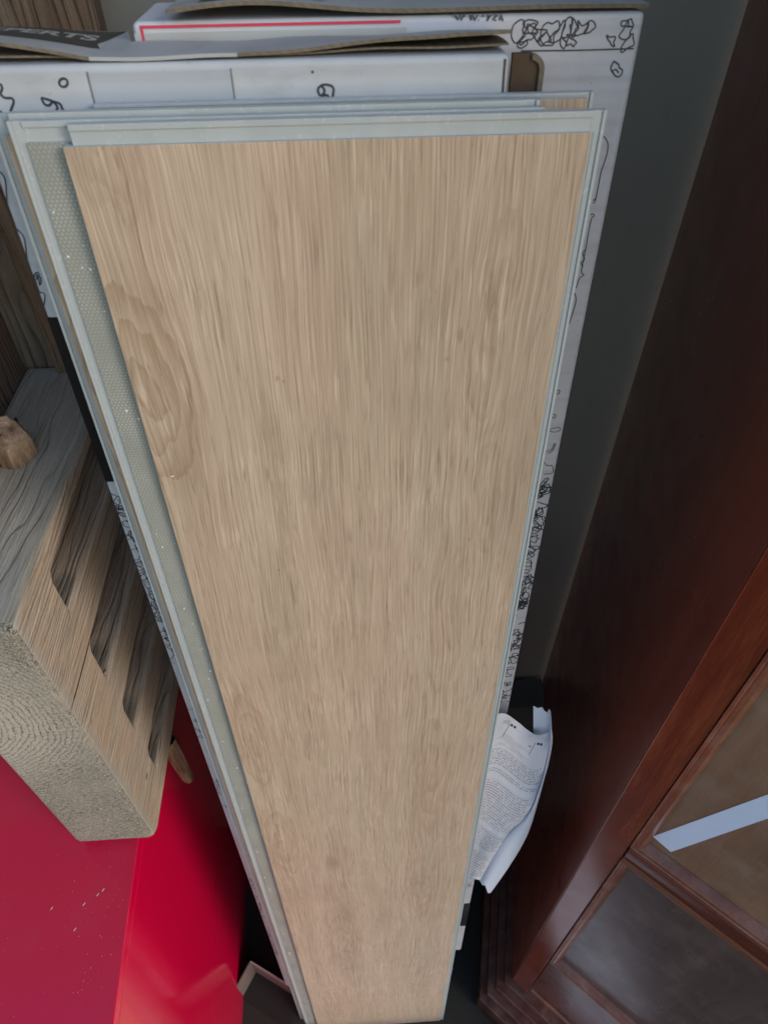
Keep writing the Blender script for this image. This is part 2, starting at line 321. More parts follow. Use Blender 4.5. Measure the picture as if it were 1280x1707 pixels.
# ------------------------------------------------------------------ vinyl planks
T = .0048
def plank(x0, off, L, label, reversed_=False, Wd=.23, lip=.006, tlip=.0085):
    s0 = (off + T) * math.tan(TH) + .0002
    t = leanthing('vinyl_plank', x0 + (0 if not reversed_ else Wd), off, s0, label=label, cat='flooring plank', group='vinyl flooring planks leaning in a stack')
    sg = -1 if reversed_ else 1
    X = lambda a: (min(a * sg, a * sg), a * sg)[1]
    def bx(bm, a, b, y0, y1, z0, z1):
        q = sorted((a * sg, b * sg)); box(bm, q[0], q[1], y0, y1, z0, z1)
    f0, f1 = (0, .0007)                       # layer on the side facing the camera
    # core slab with the locking strips along one side and the top
    bm = bmesh.new(); bx(bm, 0, Wd, .0007, T, -.030, L)
    if not reversed_: ya, yb, yr = .0018, T, .0010
    else: ya, yb, yr = .0012, .0034, .0004
    bx(bm, Wd, Wd + lip - .0016, ya, yb, -.030, L + tlip); bx(bm, Wd + lip - .0016, Wd + lip, yr, yb, -.030, L + tlip)
    bx(bm, 0.004, Wd, ya, yb, L, L + tlip - min(.0026, tlip * .6)); bx(bm, 0.004, Wd, yr, yb, L + tlip - min(.0026, tlip * .6), L + tlip)
    bx(bm, Wd + .0016, Wd + .0021, ya - .0003, ya, 0, L)       # small click ridge
    link('core', bm, core, t, bevel=.00025)
    if not reversed_: link('wood_face', nbox(0, Wd, 0, .0006, -.030, L), oak, t, bevel=.0002)
    else:
        link('backing', nbox(-Wd, 0, 0, .0006, -.030, L), back, t)
        link('wood_face', nbox(-Wd, 0, T + .0001, T + .0005, -.030, L), oak, t)
    return t
plank(-.1193, 0, 1.5198, 'wide pale oak plank at the very front of the leaning stack')
plank(-.136, .0056, 1.5200, 'reversed plank just behind the front one showing its grey embossed back', True)
plank(-.1468, .0112, 1.5212, 'plank showing only a thin brown wood stripe left of the reversed plank, wood side out')
plank(-.1475, .0168, 1.5195, 'reversed plank whose pale locking strip is the leftmost edge of the stack', True)
xr, sr = lean(905, 178, .0224); plank(xr - .2, .0224, sr - .0085, 'narrower reversed plank with a chipped pale top, second from the back of the stack', True, Wd=.2)
xr, sr = lean(990, 163, .028); plank(xr - .233, .028, sr - .0024, 'rearmost plank with a small patch of oak showing at its top right corner', tlip=.0022, lip=.003)
# crumbs and dust on the backing
bm = bmesh.new()
for i in range(46):
    s = rnd.uniform(.25, 1.5); x = rnd.uniform(-.1345, -.1195); r = rnd.uniform(.0003, .0008)
    if rnd.random() < .35: x = rnd.uniform(-.1345, -.128)
    M = Matrix.Translation(O0 + Vector((x, 0, 0)) + NB * (.0054) + UP * s) @ Matrix.Rotation(rnd.uniform(0, 3), 4, 'Y')
    bmesh.ops.create_cube(bm, size=1, matrix=M @ Matrix.Diagonal((r * rnd.uniform(1, 2.4), r * .8, r, 1)))
bmesh.ops.create_cube(bm, size=1, matrix=Matrix.Translation(O0 + Vector((-.1108, 0, 0)) + NB * -.0002 + UP * 1.3355) @ Matrix.Diagonal((.0016, .0005, .0006, 1)))
link('plastic_crumb', bm, M_flat('crumb_white', (.75, .78, .76), .5), label='white plastic crumbs and shavings clinging to the embossed plank back', cat='crumbs', kind='stuff')

# ------------------------------------------------------------------ cartons
def to_face(t, off):                          # leaning front face coords -> local coords of the thing (its empty sits at x, off, s)
    x0, s0 = t['_x'], t['_s']
    return lambda a, b, h: Vector((min(max(a - x0, .0006), t['_w'] - .0006), -h, b - s0))
def carton_thing(name, x0, x1, off, th, s0, s1, mat, **k):
    t = leanthing(name, x0, off, s0, **k); t['_x'] = x0; t['_s'] = s0; t['_w'] = x1 - x0
    link('carton_body', nbox(0, x1 - x0, 0, th, 0, s1 - s0), mat, t, bevel=.003, seg=3)
    return t
def px2(off): return lambda pts: [lean(a, b, off) for a, b in pts]

AX0, AX1, AOFF, ATH, AS1 = -.1672, .0790, .0352, .033, 1.5445
A = carton_thing('flooring_carton', AX0, AX1, AOFF, ATH, .128, AS1, carton, label='white carton right behind the planks with a black block and squiggles down its left edge', cat='carton', group='white flooring cartons')
fa = to_face(A, AOFF); pa = px2(AOFF)
bm = bmesh.new(); W1 = .0009
for pts in ([(0, 285), (9, 300), (13, 345), (24, 376), (40, 395), (45, 430), (51, 452), (58, 461)], [(58, 462), (61, 474), (66, 488)], [(57, 491), (66, 487), (74, 489), (75, 497), (73, 512), (74, 526)],
            [(57, 461), (59, 455), (65, 453)], [(61, 463), (62, 458), (67, 457)], [(62, 466), (64, 461), (69, 462)], [(61, 456), (68, 464), (68, 472), (66, 474), (65, 465), (62, 463)],
            [(62, 506), (68, 509), (65, 520)], [(66, 524), (70, 520), (74, 525)],
            [(0, 155), (8, 162), (20, 163), (23, 170), (18, 185), (22, 193), (38, 196)], [(0, 184), (6, 191), (5, 198)], [(0, 138), (4, 146), (0, 156)],
            [(92, 186), (96, 178), (88, 168), (76, 164), (70, 163), (74, 172), (82, 175), (88, 168)], [(88, 168), (100, 172), (104, 180), (110, 188)],
            [(549, 170), (546, 158), (534, 158), (530, 148), (537, 141), (548, 141), (556, 147), (553, 168)], [(536, 142), (541, 150), (538, 157)], [(520, 117), (522, 121)],
            [(842, 97), (840, 120), (838, 150), (836, 164)]):
    ribbon(bm, spline(pa(pts), 4), W1 * (.75 if pts[0][1] > 200 else 1.2), fa)
ribbon(bm, spline(pa([(106 + 7 * math.cos(a), 137 + 7 * math.sin(a)) for a in [i * .785 for i in range(8)]]), 4, True), .0011, fa)
def dense(bm, f, xa, xb, sa, sb, n, r, wd):
    for i in range(n):
        x, s = rnd.uniform(xa, xb), rnd.uniform(sa, sb)
        ribbon(bm, blob(x, s, r * rnd.uniform(.5, 1.2)) if rnd.random() < .6 else wander(x, s, r * 1.3), wd, f)
sA = [lean(100, 528, AOFF)[1], lean(178, 803, AOFF)[1], lean(290, 1090, AOFF)[1], lean(330, 1190, AOFF)[1]]
dense(bm, fa, -.162, -.150, sA[2] + .0, sA[1] - .012, 125, .0065, .0006)
dense(bm, fa, -.161, -.150, .98, 1.03, 10, .006, .0006)
dense(bm, fa, -.161, -.150, .82, .93, 26, .007, .0007)
dense(bm, fa, -.160, -.150, .30, .62, 60, .008, .0008)
link('printed_drawing', bm, ink, A, kind='stuff')
bm = bmesh.new(); box(bm, 0.0004, .075, -.0002, .0005, sA[1] - .128, sA[0] - .128); box(bm, 0.0004, .12, -.0002, .0005, .30 - .128, .40 - .128)
link('printed_block', nbox(0.0004, .075, -.0002, .0005, sA[1] - .128, sA[0] - .128), black, A); bm.free()
# paper tape wrapped over the front edge, and folded crease
bm = bmesh.new(); z1 = AS1 - .128
xa, xb = -.111 - AX0, -.048 - AX0
box(bm, xa, xb, -.0004, .0005, z1 - .10, z1 - .0035)
for xc in (-.1113, -.0476): box(bm, xc - AX0 - .0003, xc - AX0 + .0003, -.0006, .0003, z1 - .10, z1 - .003, 1)
link('packing_tape', bm, [M_carton('paper_tape', (.36, .40, .47), .6), M_flat('crease_grey', (.16, .17, .19), .7)], A, bevel=.0001)
# top flap sheets: the front edge lifts at both ends, a second kraft layer shows below it
def lift(x):
    if x < -.111: return min(.0105, (-.111 - x) * .19)
    if x > -.045: return .0065 * min(1, (x + .045) / .10)
    return 0
def flapz(x, v, k=1.0): return z1 + .0008 + k * lift(x) * (1 - v * .75) + .0004 * math.sin(x * 90 + v * 3)
def flapdepth(x): return .0335 if x > -.098 else .034 + .030 * min(1, (-.098 - x) / .006)
def flap_sheet(name, k, tt, y0, mats):
    bm = bmesh.new(); xs = [AX0 + .0005 + (AX1 - AX0 - .001) * i / 60 for i in range(61)]; nrow = 5; Vt = []; Vb = []
    for x in xs:
        rt, rb = [], []
        for j in range(nrow + 1):
            v = j / nrow; y = y0 + v * (flapdepth(x) - y0); zz = flapz(x, v, k)
            rt.append(bm.verts.new((x - AX0, y, zz + tt))); rb.append(bm.verts.new((x - AX0, y, zz)))
        Vt.append(rt); Vb.append(rb)
    for i in range(60):
        for j in range(nrow):
            bm.faces.new((Vt[i][j], Vt[i + 1][j], Vt[i + 1][j + 1], Vt[i][j + 1])); f = bm.faces.new((Vb[i][j], Vb[i][j + 1], Vb[i + 1][j + 1], Vb[i + 1][j])); f.material_index = 1
        mi = 0 if -.111 < xs[i] < -.047 else 1
        for j in (0, nrow):
            f = bm.faces.new((Vt[i][j], Vb[i][j], Vb[i + 1][j], Vt[i + 1][j])); f.material_index = mi if j == 0 else 0
    for i in (0, 60):
        for j in range(nrow):
            f = bm.faces.new((Vt[i][j], Vt[i][j + 1], Vb[i][j + 1], Vb[i][j])); f.material_index = 1
    return link(name, bm, mats, A)
flapm = M_carton('dirty_flap', (.36, .385, .42), .7)
flap_sheet('carton_flap', 1.0, .0015, .0012, [flapm, kraft])
flap_sheet('inner_flap', .25, .0008, .004, [kraft, kraft])
# black print with lettering on the lifted left end of the flap
def on_flap(x, y): return Vector((x - AX0, y, flapz(x, (y - .0012) / (flapdepth(x) - .0012)) + .0017))
bm = bmesh.new(); n = 14
G = [[bm.verts.new(on_flap(-.1668 + (.058 + .006 * (j > 0) * -1 + .010 * j / 4) * i / n, (.020 + .0105 * j))) for j in range(5)] for i in range(n + 1)]
for i in range(n):
    for j in range(4): bm.faces.new((G[i][j], G[i + 1][j], G[i + 1][j + 1], G[i][j + 1]))
link('black_print', bm, M_flat('worn_black', (.035, .037, .035), .6, .4, 120), A)
tm = text_mesh('EXPERTS', .022)
for v_ in tm.vertices:
    x_ = v_.co.x * .72 - .176; y_ = .035 + v_.co.y * .85; p_ = on_flap(x_, y_); v_.co = p_ + Vector((0, 0, .0003))
link('label_lettering', tm, labeltxt, A)
# brown open side tab at the right end
bm = bmesh.new(); n = 8
r0 = AX1 - AX0
prof = [(.0045, -.3), (.0045, 0)] + [(.013 + .0065 * math.sin(a), -.0065 + .0065 * math.cos(a)) for a in [i * math.pi / 2 / n for i in range(n + 1)]] + [(.0195, -.3)]
va = [bm.verts.new((r0 + p[0], .016, z1 - .003 + p[1])) for p in prof]; vb = [bm.verts.new((r0 + p[0], .020, z1 - .003 + p[1])) for p in prof]
bm.faces.new(va); bm.faces.new(vb[::-1])
for i in range(len(va)): bm.faces.new((va[i], vb[i], vb[(i + 1) % len(va)], va[(i + 1) % len(va)]))
link('side_tab', bm, M_flat('dark_kraft', (.07, .045, .03), .85, .3, 200), A)
bm = bmesh.new()
pr = [(.0135 + .0065 * math.sin(a), -.0065 + .0065 * math.cos(a)) for a in [i * math.pi / 2 / n for i in range(n + 1)]] + [(.020, -.3)]
pi_ = [(.0135 + (p[0] - .0135) * .62, -.0065 + (p[1] + .0065) * .62 if p[1] > -.1 else p[1]) for p in pr]
for A_, B_, y_ in ((pr, pi_, .0145),):
    o1 = [bm.verts.new((r0 + p[0], y_, z1 - .003 + p[1])) for p in A_]; o2 = [bm.verts.new((r0 + p[0], y_, z1 - .003 + p[1])) for p in B_]; o3 = [bm.verts.new((r0 + p[0], y_ + .004, z1 - .003 + p[1])) for p in A_]
    for i in range(len(o1) - 1): bm.faces.new((o1[i], o1[i + 1], o2[i + 1], o2[i])); bm.faces.new((o1[i], o3[i], o3[i + 1], o1[i + 1]))
link('side_tab_edge', bm, kraft, A)

BX0, BX1, BOFF, BTH = -.096, .1508, .0705, .06
BS1 = lean(1000, 19, .0705)[1]; print('BS1', BS1)
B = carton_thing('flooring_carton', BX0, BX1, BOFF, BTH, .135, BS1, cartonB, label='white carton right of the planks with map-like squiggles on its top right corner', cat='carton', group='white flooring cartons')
fb = to_face(B, BOFF); pb = px2(BOFF); bm = bmesh.new()
for pts, wd in (([(868, 84), (960, 83), (1056, 80)], .0007), ([(1023, 101), (1018, 112), (1021, 120), (1028, 127), (1035, 124), (1037, 116), (1032, 112), (1031, 107), (1023, 101)], .0008), ([(1020, 118), (1026, 115), (1031, 121)], .0008),
            ([(1006, 226), (1013, 238), (1011, 258), (1002, 285), (997, 310), (992, 334), (988, 338)], .0006), ([(993, 330), (988, 334)], .0006),
            ([(984, 357), (989, 356), (990, 360), (986, 363), (981, 385), (977, 410), (973, 430), (969, 452), (973, 458), (966, 463), (960, 480)], .0006),
            ([(976, 415), (971, 421), (974, 432), (968, 437), (972, 444)], .0006), ([(958, 488), (960, 500), (955, 520), (948, 540)], .0006),
            ([(928, 650), (933, 651), (931, 656), (926, 656)], .0006), ([(922, 690), (926, 692), (924, 697), (920, 694)], .0006), ([(914, 716), (930, 712), (934, 716), (925, 720), (914, 718)], .0006),
            ([(908, 752), (918, 750), (924, 739), (925, 742), (920, 752), (912, 756)], .0006), ([(905, 768), (912, 776), (920, 776), (921, 788), (906, 790)], .0006)):
    ribbon(bm, spline(pb(pts), 4), wd, fb)
sB = [lean(905, 800, BOFF)[1], lean(860, 1010, BOFF)[1], lean(845, 1170, BOFF)[1]]
dense(bm, fb, .136, .147, sB[1], sB[0], 60, .0075, .0009); dense(bm, fb, .132, .1475, sB[2], sB[1], 46, .0055, .0009); dense(bm, fb, .134, .147, .42, .9, 40, .006, .0008)
# map-like drawings above the printed line, and scribbled characters
for (px, py, r) in ((866, 40, .006), (880, 58, .006), (893, 44, .007), (905, 65, .006), (918, 36, .0075), (930, 55, .006), (944, 40, .0065), (950, 68, .005), (968, 48, .006), (985, 34, .005), (1018, 66, .004), (1042, 50, .0055), (1050, 68, .0055), (1046, 36, .004), (872, 74, .004), (958, 28, .005), (886, 30, .005)):
    x, q_ = lean(px, py, BOFF)
    if q_ + r > BS1 - .001: q_ = BS1 - .001 - r
    ribbon(bm, blob(x, q_, r * .72, .6 + rnd.random() * .9, rnd.randint(8, 11)), .0007, fb)
for ch in ([(757, 22), (763, 32), (768, 23)], [(768, 33), (772, 25), (776, 26)], [(784, 24), (785, 33)], [(787, 24), (791, 33), (796, 24)], [(797, 32), (798, 33)], [(803, 25), (806, 26)], [(812, 24), (815, 28)], [(818, 24), (811, 34)], [(822, 23), (829, 24), (821, 32), (827, 33)], [(832, 33), (835, 23), (838, 34)]):
    ribbon(bm, pb(ch), .0009, fb)
link('printed_drawing', bm, ink, B, kind='stuff')
link('printed_block', nbox(.20, BX1 - BX0 - .0004, -.0002, .0005, .13, .235), black, B)

# label with a red frame line, pasted across the top left of this carton
zb = BS1 - .135
pl4 = lambda px, py: Vector((lean(px, py, BOFF)[0] - BX0, 0, min(lean(px, py, BOFF)[1], BS1 - .002) - .135))
def quad(bm, pts, y):
    a = [bm.verts.new((p.x, y, p.z)) for p in pts]; bm.faces.new(a)
bm = bmesh.new(); a_, b_ = pl4(212, 24), pl4(678, 24)
box(bm, .0006, b_.x, -.0005, .0003, zb - .09, zb - .0045)
link('paper_label', bm, M_carton('label_paper', (.40, .41, .42), .5), B, bevel=.0002)
bm = bmesh.new(); zl = pl4(450, 38).z
for (x0, x1, z0_, z1_) in ((.004, b_.x - .003, zl - .0006, zl + .0006), (.004, .0052, zl - .05, zl - .0006)): box(bm, x0, x1, -.0007, -.0004, z0_, z1_)
link('red_frame_line', bm, redink, B)
# lifted top flap with a black lettered label
def flC(u, v):
    x = .018 + u * (BX1 - BX0 - .018); up = .0055 * math.exp(-((u - .16) / .2) ** 2) + .0012 * math.exp(-((u - .8) / .3) ** 2)
    return Vector((x, -.001 + v * .066 - .004 * math.exp(-(u / .25) ** 2) * (1 - v), zb + .0006 + up * (1 - v * .7)))
def sheet(nx, ny, fn, th, mats, parent, name):
    bm = bmesh.new(); G = [[bm.verts.new(fn(i / nx, j / ny) + Vector((0, 0, th))) for j in range(ny + 1)] for i in range(nx + 1)]
    H = [[bm.verts.new(fn(i / nx, j / ny)) for j in range(ny + 1)] for i in range(nx + 1)]
    for i in range(nx):
        for j in range(ny):
            bm.faces.new((G[i][j], G[i + 1][j], G[i + 1][j + 1], G[i][j + 1])); f = bm.faces.new((H[i][j], H[i][j + 1], H[i + 1][j + 1], H[i + 1][j])); f.material_index = 1
        for j in (0, ny):
            f = bm.faces.new((G[i][j], H[i][j], H[i + 1][j], G[i + 1][j])); f.material_index = 1
    for j in range(ny):
        for i in (0, nx):
            f = bm.faces.new((G[i][j], G[i][j + 1], H[i][j + 1], H[i][j])); f.material_index = 1
    return link(name, bm, mats, parent)
sheet(30, 4, flC, .0018, [flapm, kraft], B, 'carton_flap')
bm = bmesh.new(); G = [[bm.verts.new(flC(.06 + .17 * i / 6, .16 + .5 * j / 3) + Vector((0, 0, .002))) for j in range(4)] for i in range(7)]
for i in range(6):
    for j in range(3): bm.faces.new((G[i][j], G[i + 1][j], G[i + 1][j + 1], G[i][j + 1]))
link('black_label', bm, black, B)
tm = text_mesh('EXPERTS', .014)
for v_ in tm.vertices: v_.co = flC(.085 + v_.co.x / .228, min(1, .2 + v_.co.y / .066)) + Vector((0, 0, .0024))
link('label_lettering', tm, labeltxt, B)

# ------------------------------------------------------------------ leaflet
LO = .046
Lf = leanthing('instruction_leaflet', .165, LO, .70, label='crumpled white leaflet of small print tucked behind the right edge of the planks', cat='leaflet')
def lp(px, py, off=LO):
    x, s = lean(px, py, off); return Vector((x - .165, off - LO, s - .70))
def curve_pts(pts, n, off):
    sp = spline(pts, 12); L = [0]
    for a, b in zip(sp, sp[1:]): L.append(L[-1] + (b - a).length)
    out = []
    for i in range(n + 1):
        d = L[-1] * i / n; k = max(j for j in range(len(L)) if L[j] <= d + 1e-9); k = min(k, len(sp) - 2)
        f = (d - L[k]) / max(1e-9, L[k + 1] - L[k]); out.append(sp[k].lerp(sp[k + 1], min(1, f)))
    return out
top = curve_pts([(790, 1218), (815, 1200), (838, 1189), (862, 1203), (880, 1218), (896, 1226), (912, 1222), (918, 1208)], 24, 0)
right = curve_pts([(918, 1208), (913, 1250), (905, 1290), (899, 1310), (880, 1355), (840, 1402), (822, 1430), (800, 1468)], 30, 0)
NU, NV = 24, 30
left = [Vector((800 - 62 * j / NV, 1218 + 235 * j / NV)) for j in range(NV + 1)]
wav = [p.y for p in top]
bm = bmesh.new(); uvl = bm.loops.layers.uv.new('UVMap'); G = []
base0 = [Vector((top[0].x, top[0].y)).lerp(top[-1], i / NU) for i in range(NU + 1)]
for j in range(NV + 1):
    row = []; v = j / NV; a, b = left[j], right[j]
    for i in range(NU + 1):
        u = i / NU; q = a.lerp(b, u) + (top[i] - base0[i]) * (1 - v) ** .6 * 1.0 if True else 0
        q = q if v > 0 else top[i]
        off = LO - .004 * math.sin(u * 7 + v * 2) - .0035 * abs(((v * 3.1 + u * .7) % 1) - .5) * 2 * (.4 + u) - .002 * abs(((u * 2.3 - v * 1.1) % 1) - .5)
        row.append((bm.verts.new(lp(q.x, q.y, off)), (u, v)))
    G.append(row)
for j in range(NV):
    for i in range(NU):
        q = (G[j][i], G[j][i + 1], G[j + 1][i + 1], G[j + 1][i]); f = bm.faces.new([k[0] for k in q])
        for lpp, k in zip(f.loops, q): lpp[uvl].uv = k[1]
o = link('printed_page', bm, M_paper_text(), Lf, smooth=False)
outer = curve_pts([(918, 1208), (921, 1235), (914, 1275), (907, 1300), (899, 1330), (880, 1390), (852, 1440), (818, 1489)], 30, 0)
bm = bmesh.new(); G = []
for j in range(NV + 1):
    v = j / NV; row = []
    for i in range(5):
        q = Vector(right[j]).lerp(outer[j], i / 4) if j < NV else Vector((799, 1468)).lerp(Vector((818, 1489)), i / 4) + Vector((0, (0, 3, -2, 6, 0)[i]))
        off = LO + (.001 - .006 * math.sin(i / 4 * math.pi) * v if i else .0015)
        row.append(bm.verts.new(lp(q.x, q.y, off)))
    G.append(row)
for j in range(NV):
    for i in range(4): bm.faces.new((G[j][i], G[j][i + 1], G[j + 1][i + 1], G[j + 1][i]))
link('folded_back_page', bm, paper, Lf, smooth=True)
bm = bmesh.new(); cp = [(889, 1177, 889, 1228), (896, 1181, 895, 1231), (903, 1179, 903, 1230), (908, 1186, 910, 1226), (912, 1188, 915, 1220), (915, 1182, 918, 1212), (918, 1186, 920, 1214)]
G = []
for k, (xa, ya, xb, yb) in enumerate(cp):
    a = k / 6; G.append([bm.verts.new(lp(xa + (xb - xa) * t_, ya + (yb - ya) * t_, LO + .009 - .009 * a ** 2 + .001)) for t_ in (0, .33, .66, 1)])
for i in range(6):
    for j in range(3): bm.faces.new((G[i][j], G[i + 1][j], G[i + 1][j + 1], G[i][j + 1]))
link('curled_corner', bm, paper, Lf, smooth=True)
bm = bmesh.new()
def lfm(a, b, h): q = lp(a, b, LO - .009); return q
for pts in ([(850, 1207), (837, 1229)], [(893, 1238), (881, 1259)]): ribbon(bm, pts, .9, lfm)
for (x, y) in ((853, 1209), (858, 1212), (897, 1240), (902, 1241)): ribbon(bm, [(x - 2, y), (x + 2, y + 1)], 4.2, lfm)
ribbon(bm, [(881, 1244), (885, 1245)], 1.6, lfm)
link('figure_marks', bm, ink, Lf, kind='stuff')

# ------------------------------------------------------------------ weathered wooden rack on the left
RK = empty('weathered_rack', (-.33, .30, .785), label='weathered grey wooden slab with four slots and a peg, on the red cabinet', cat='wooden rack')
def slab_mesh():
    pts = []
    def arc(cy, cz, r, a0, a1, n=5):
        for i in range(n + 1):
            a = math.radians(a0 + (a1 - a0) * i / n); pts.append((cy + r * math.cos(a), cz + r * math.sin(a)))
    H, Lg = .427, .33
    arc(.022, .022, .022, 180, 270); pts.append((Lg, 0)); pts.append((Lg, H - .008)); arc(.006, H - .006, .006, 90, 180, 3)
    bm = bmesh.new(); a = [bm.verts.new((0, y, z)) for y, z in pts]; b = [bm.verts.new((.085, y, z)) for y, z in pts]
    bm.faces.new(a); bm.faces.new(b[::-1])
    for i in range(len(pts)): bm.faces.new((a[i], b[i], b[(i + 1) % len(pts)], a[(i + 1) % len(pts)]))
    bmesh.ops.recalc_face_normals(bm, faces=bm.faces[:])
    me = bpy.data.meshes.new('s'); bm.to_mesh(me); bm.free(); return me
so = bpy.data.objects.new('tmp', slab_mesh()); C.objects.link(so)
for (z0, z1) in ((.352, .400), (.243, .297), (.137, .188), (.042, .083)):
    bm = bmesh.new(); ya = .071
    pr = [(ya, z0), (.40, z0 - .012), (.40, z1 + .004), (ya + .004, z1), (ya, z1 - .006)]
    a = [bm.verts.new((.028, y, z)) for y, z in pr]; b = [bm.verts.new((.12, y, z)) for y, z in pr]
    bm.faces.new(a); bm.faces.new(b[::-1])
    for i in range(5): bm.faces.new((a[i], b[i], b[(i + 1) % 5], a[(i + 1) % 5]))
    bmesh.ops.recalc_face_normals(bm, faces=bm.faces[:]); me = bpy.data.meshes.new('c'); bm.to_mesh(me); bm.free()
    co = bpy.data.objects.new('cut', me); C.objects.link(co); md = so.modifiers.new('x', 'BOOLEAN'); md.operation = 'DIFFERENCE'; md.object = co; md.solver = 'EXACT'; co['cut'] = 1
bv = so.modifiers.new('b', 'BEVEL'); bv.width = .0065; bv.segments = 4; bv.limit_method = 'ANGLE'; bv.angle_limit = math.radians(40)
me = bpy.data.meshes.new_from_object(so.evaluated_get(bpy.context.evaluated_depsgraph_get()))
for o in [o for o in C.objects if o.name.startswith(('tmp', 'cut'))]: bpy.data.objects.remove(o)
me.materials.clear()
sideM = M_weather('slab_side_wood', 'Y', (.21, .175, .145), (.56, .475, .40), (.44, .33, .25), .55, .0050, slab_marks=True, rw=.14)
topM = M_weather('slab_top_wood', 'Y', (.19, .175, .15), (.40, .375, .33), (.30, .25, .20), .35, .0085, rw=.11)
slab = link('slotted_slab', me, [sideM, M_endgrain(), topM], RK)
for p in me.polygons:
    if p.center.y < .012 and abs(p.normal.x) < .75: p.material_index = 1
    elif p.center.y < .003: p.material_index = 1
    elif p.normal.z > .6 and p.center.z > .40: p.material_index = 2
def peg(name, x, y, z, r, h, tilt, down=False):
    bm = bmesh.new(); n = 9; rings = []; rr = [rnd.uniform(.86, 1.08) for _ in range(n)]; aa = [(i + rnd.uniform(-.18, .18)) * 2 * math.pi / n for i in range(n)]
    prof = [(0, 1.0), (.5, .99), (.82, .95), (.96, .86)] if not down else [(0, 1), (.6, .92), (.93, .78), (1.0, .62)]
    for f, q in prof:
        rings.append([bm.verts.new((r * q * math.cos(a) * k_ * (1 + rnd.uniform(-.02, .02)), r * q * math.sin(a) * .85 * k_, (h * f * (1 + (.16 * math.cos(a - 2.2) if f > .7 else 0)) if not down else -h * f))) for a, k_ in zip(aa, rr)])
    for i in range(len(rings) - 1):
        for k in range(n): bm.faces.new((rings[i][k], rings[i][(k + 1) % n], rings[i + 1][(k + 1) % n], rings[i + 1][k]))
    bm.faces.new(rings[-1])
    o = link(name, bm, M_peg(), RK, bevel=.0012, seg=2); o.location = (x, y, z); o.rotation_euler = tilt; return o
pk = peg('peg', .031, .187, .425, .0205, .034, (.25, .08, .3))
cr = link('crack', nbox(-.0188, .0185, -.0005, .0005, .004, .0325), M_flat('crack_dark', (.012, .008, .006), .9), pk); cr.rotation_euler = (0, 0, .9)
peg('peg', .079, .122, .004, .0125, .135, (.05, 0, 0), True)
ub = M_weather('upright_wood', 'Z', (.07, .062, .052), (.20, .18, .155), (.17, .11, .08), .3, .008); 
link('upright_board', nbox(-.01, .077, .3305, .342, .2, 1.3), ub, RK, bevel=.001)
link('side_board', nbox(-.020, -.0006, .10, .330, .25, 1.3), M_weather('side_wood', 'Z', (.08, .06, .05), (.22, .17, .14), (.17, .09, .06), .6, .008), RK, bevel=.001)
W2 = empty('weathered_board', (-.235, .615, -.0305), label='dark striped wooden board leaning at the wall in the top left corner', cat='wooden board')
link('board', nbox(-.06, .067, 0, .022, 0, 1.75), M_weather('striped_wood', 'Z', (.045, .035, .026), (.22, .18, .14), (.16, .085, .05), .45, .0045), W2, bevel=.002)

# ------------------------------------------------------------------ red cabinet, tray
RC = empty('red_cabinet', (-.2585, .05, .0005), (0, 0, math.radians(1.6)), label='glossy red lacquered cabinet below the weathered wooden slab', cat='cabinet')
redm = M_red()
link('cabinet_body', nbox(-.55, -.0005, 0, .56, -.031, .764), redm, RC, bevel=.002)
link('top_board', nbox(-.552, 0, -.002, .562, .7645, .7835), redm, RC, bevel=.0015)
bm = bmesh.new()
for i in range(130):
    x, y = -abs(rnd.gauss(0, .045)) - .008, rnd.uniform(.04, .25); r = rnd.uniform(.0001, .00035)
    if rnd.random() < .35: x = rnd.uniform(-.2, -.01)
    M = Matrix.Translation((x - .2585, y + .05, .7842)) @ Matrix.Rotation(rnd.uniform(0, 3), 4, 'Z')
    bmesh.ops.create_cube(bm, size=1, matrix=M @ Matrix.Diagonal((r * rnd.uniform(1, 3), r, r * .5, 1)))
for (px, py) in ((163, 1492), (140, 1508), (172, 1484), (125, 1550), (86, 1515)):
    x, y = level(px, py, .7843); bmesh.ops.create_cube(bm, size=1, matrix=Matrix.Translation((x, y, .7843)) @ Matrix.Rotation(1.0, 4, 'Z') @ Matrix.Diagonal((.0035, .0007, .0004, 1)))
link('dust', bm, M_flat('sawdust', (.62, .48, .42), .8, .2), label='pale sawdust specks scattered over the red cabinet top', cat='dust', kind='stuff')

TRX, TRY = level(410, 1603, .07)
TY = empty('cardboard_tray', (TRX + .006, TRY, -.0305), (0, 0, math.radians(-30)), label='shallow dark tray with a pale rim on the floor between red cabinet and planks', cat='tray')
traym = M_flat('tray_card', (.14, .105, .10), .7, .15); rim = M_flat('tray_rim', (.40, .36, .34), .6, .1)
link('tray_base', nbox(0, .105, -.05, 0, 0, .004), M_flat('tray_dark', (.014, .012, .010), .8, .3), TY)
link('back_wall', nbox(0, .105, 0, .002, 0, .087), traym, TY); link('left_wall', nbox(-.0022, -.0002, -.05, .002, 0, .087), traym, TY)
link('rim', nbox(0, .105, -.0006, .0028, .0875, .0895), rim, TY)
DB = empty('dark_box', (.285, .60, -.0305), label='low dark grey box in the shadow beside the carton near the wall', cat='box')
dbm = M_flat('dark_card', (.09, .09, .085), .7, .2)
link('box_body', nbox(-.075, .03, -.0, .05, 0, .50), dbm, DB, bevel=.002); link('box_lid', nbox(-.077, .031, -.003, .052, .5005, .512), dbm, DB, bevel=.001)

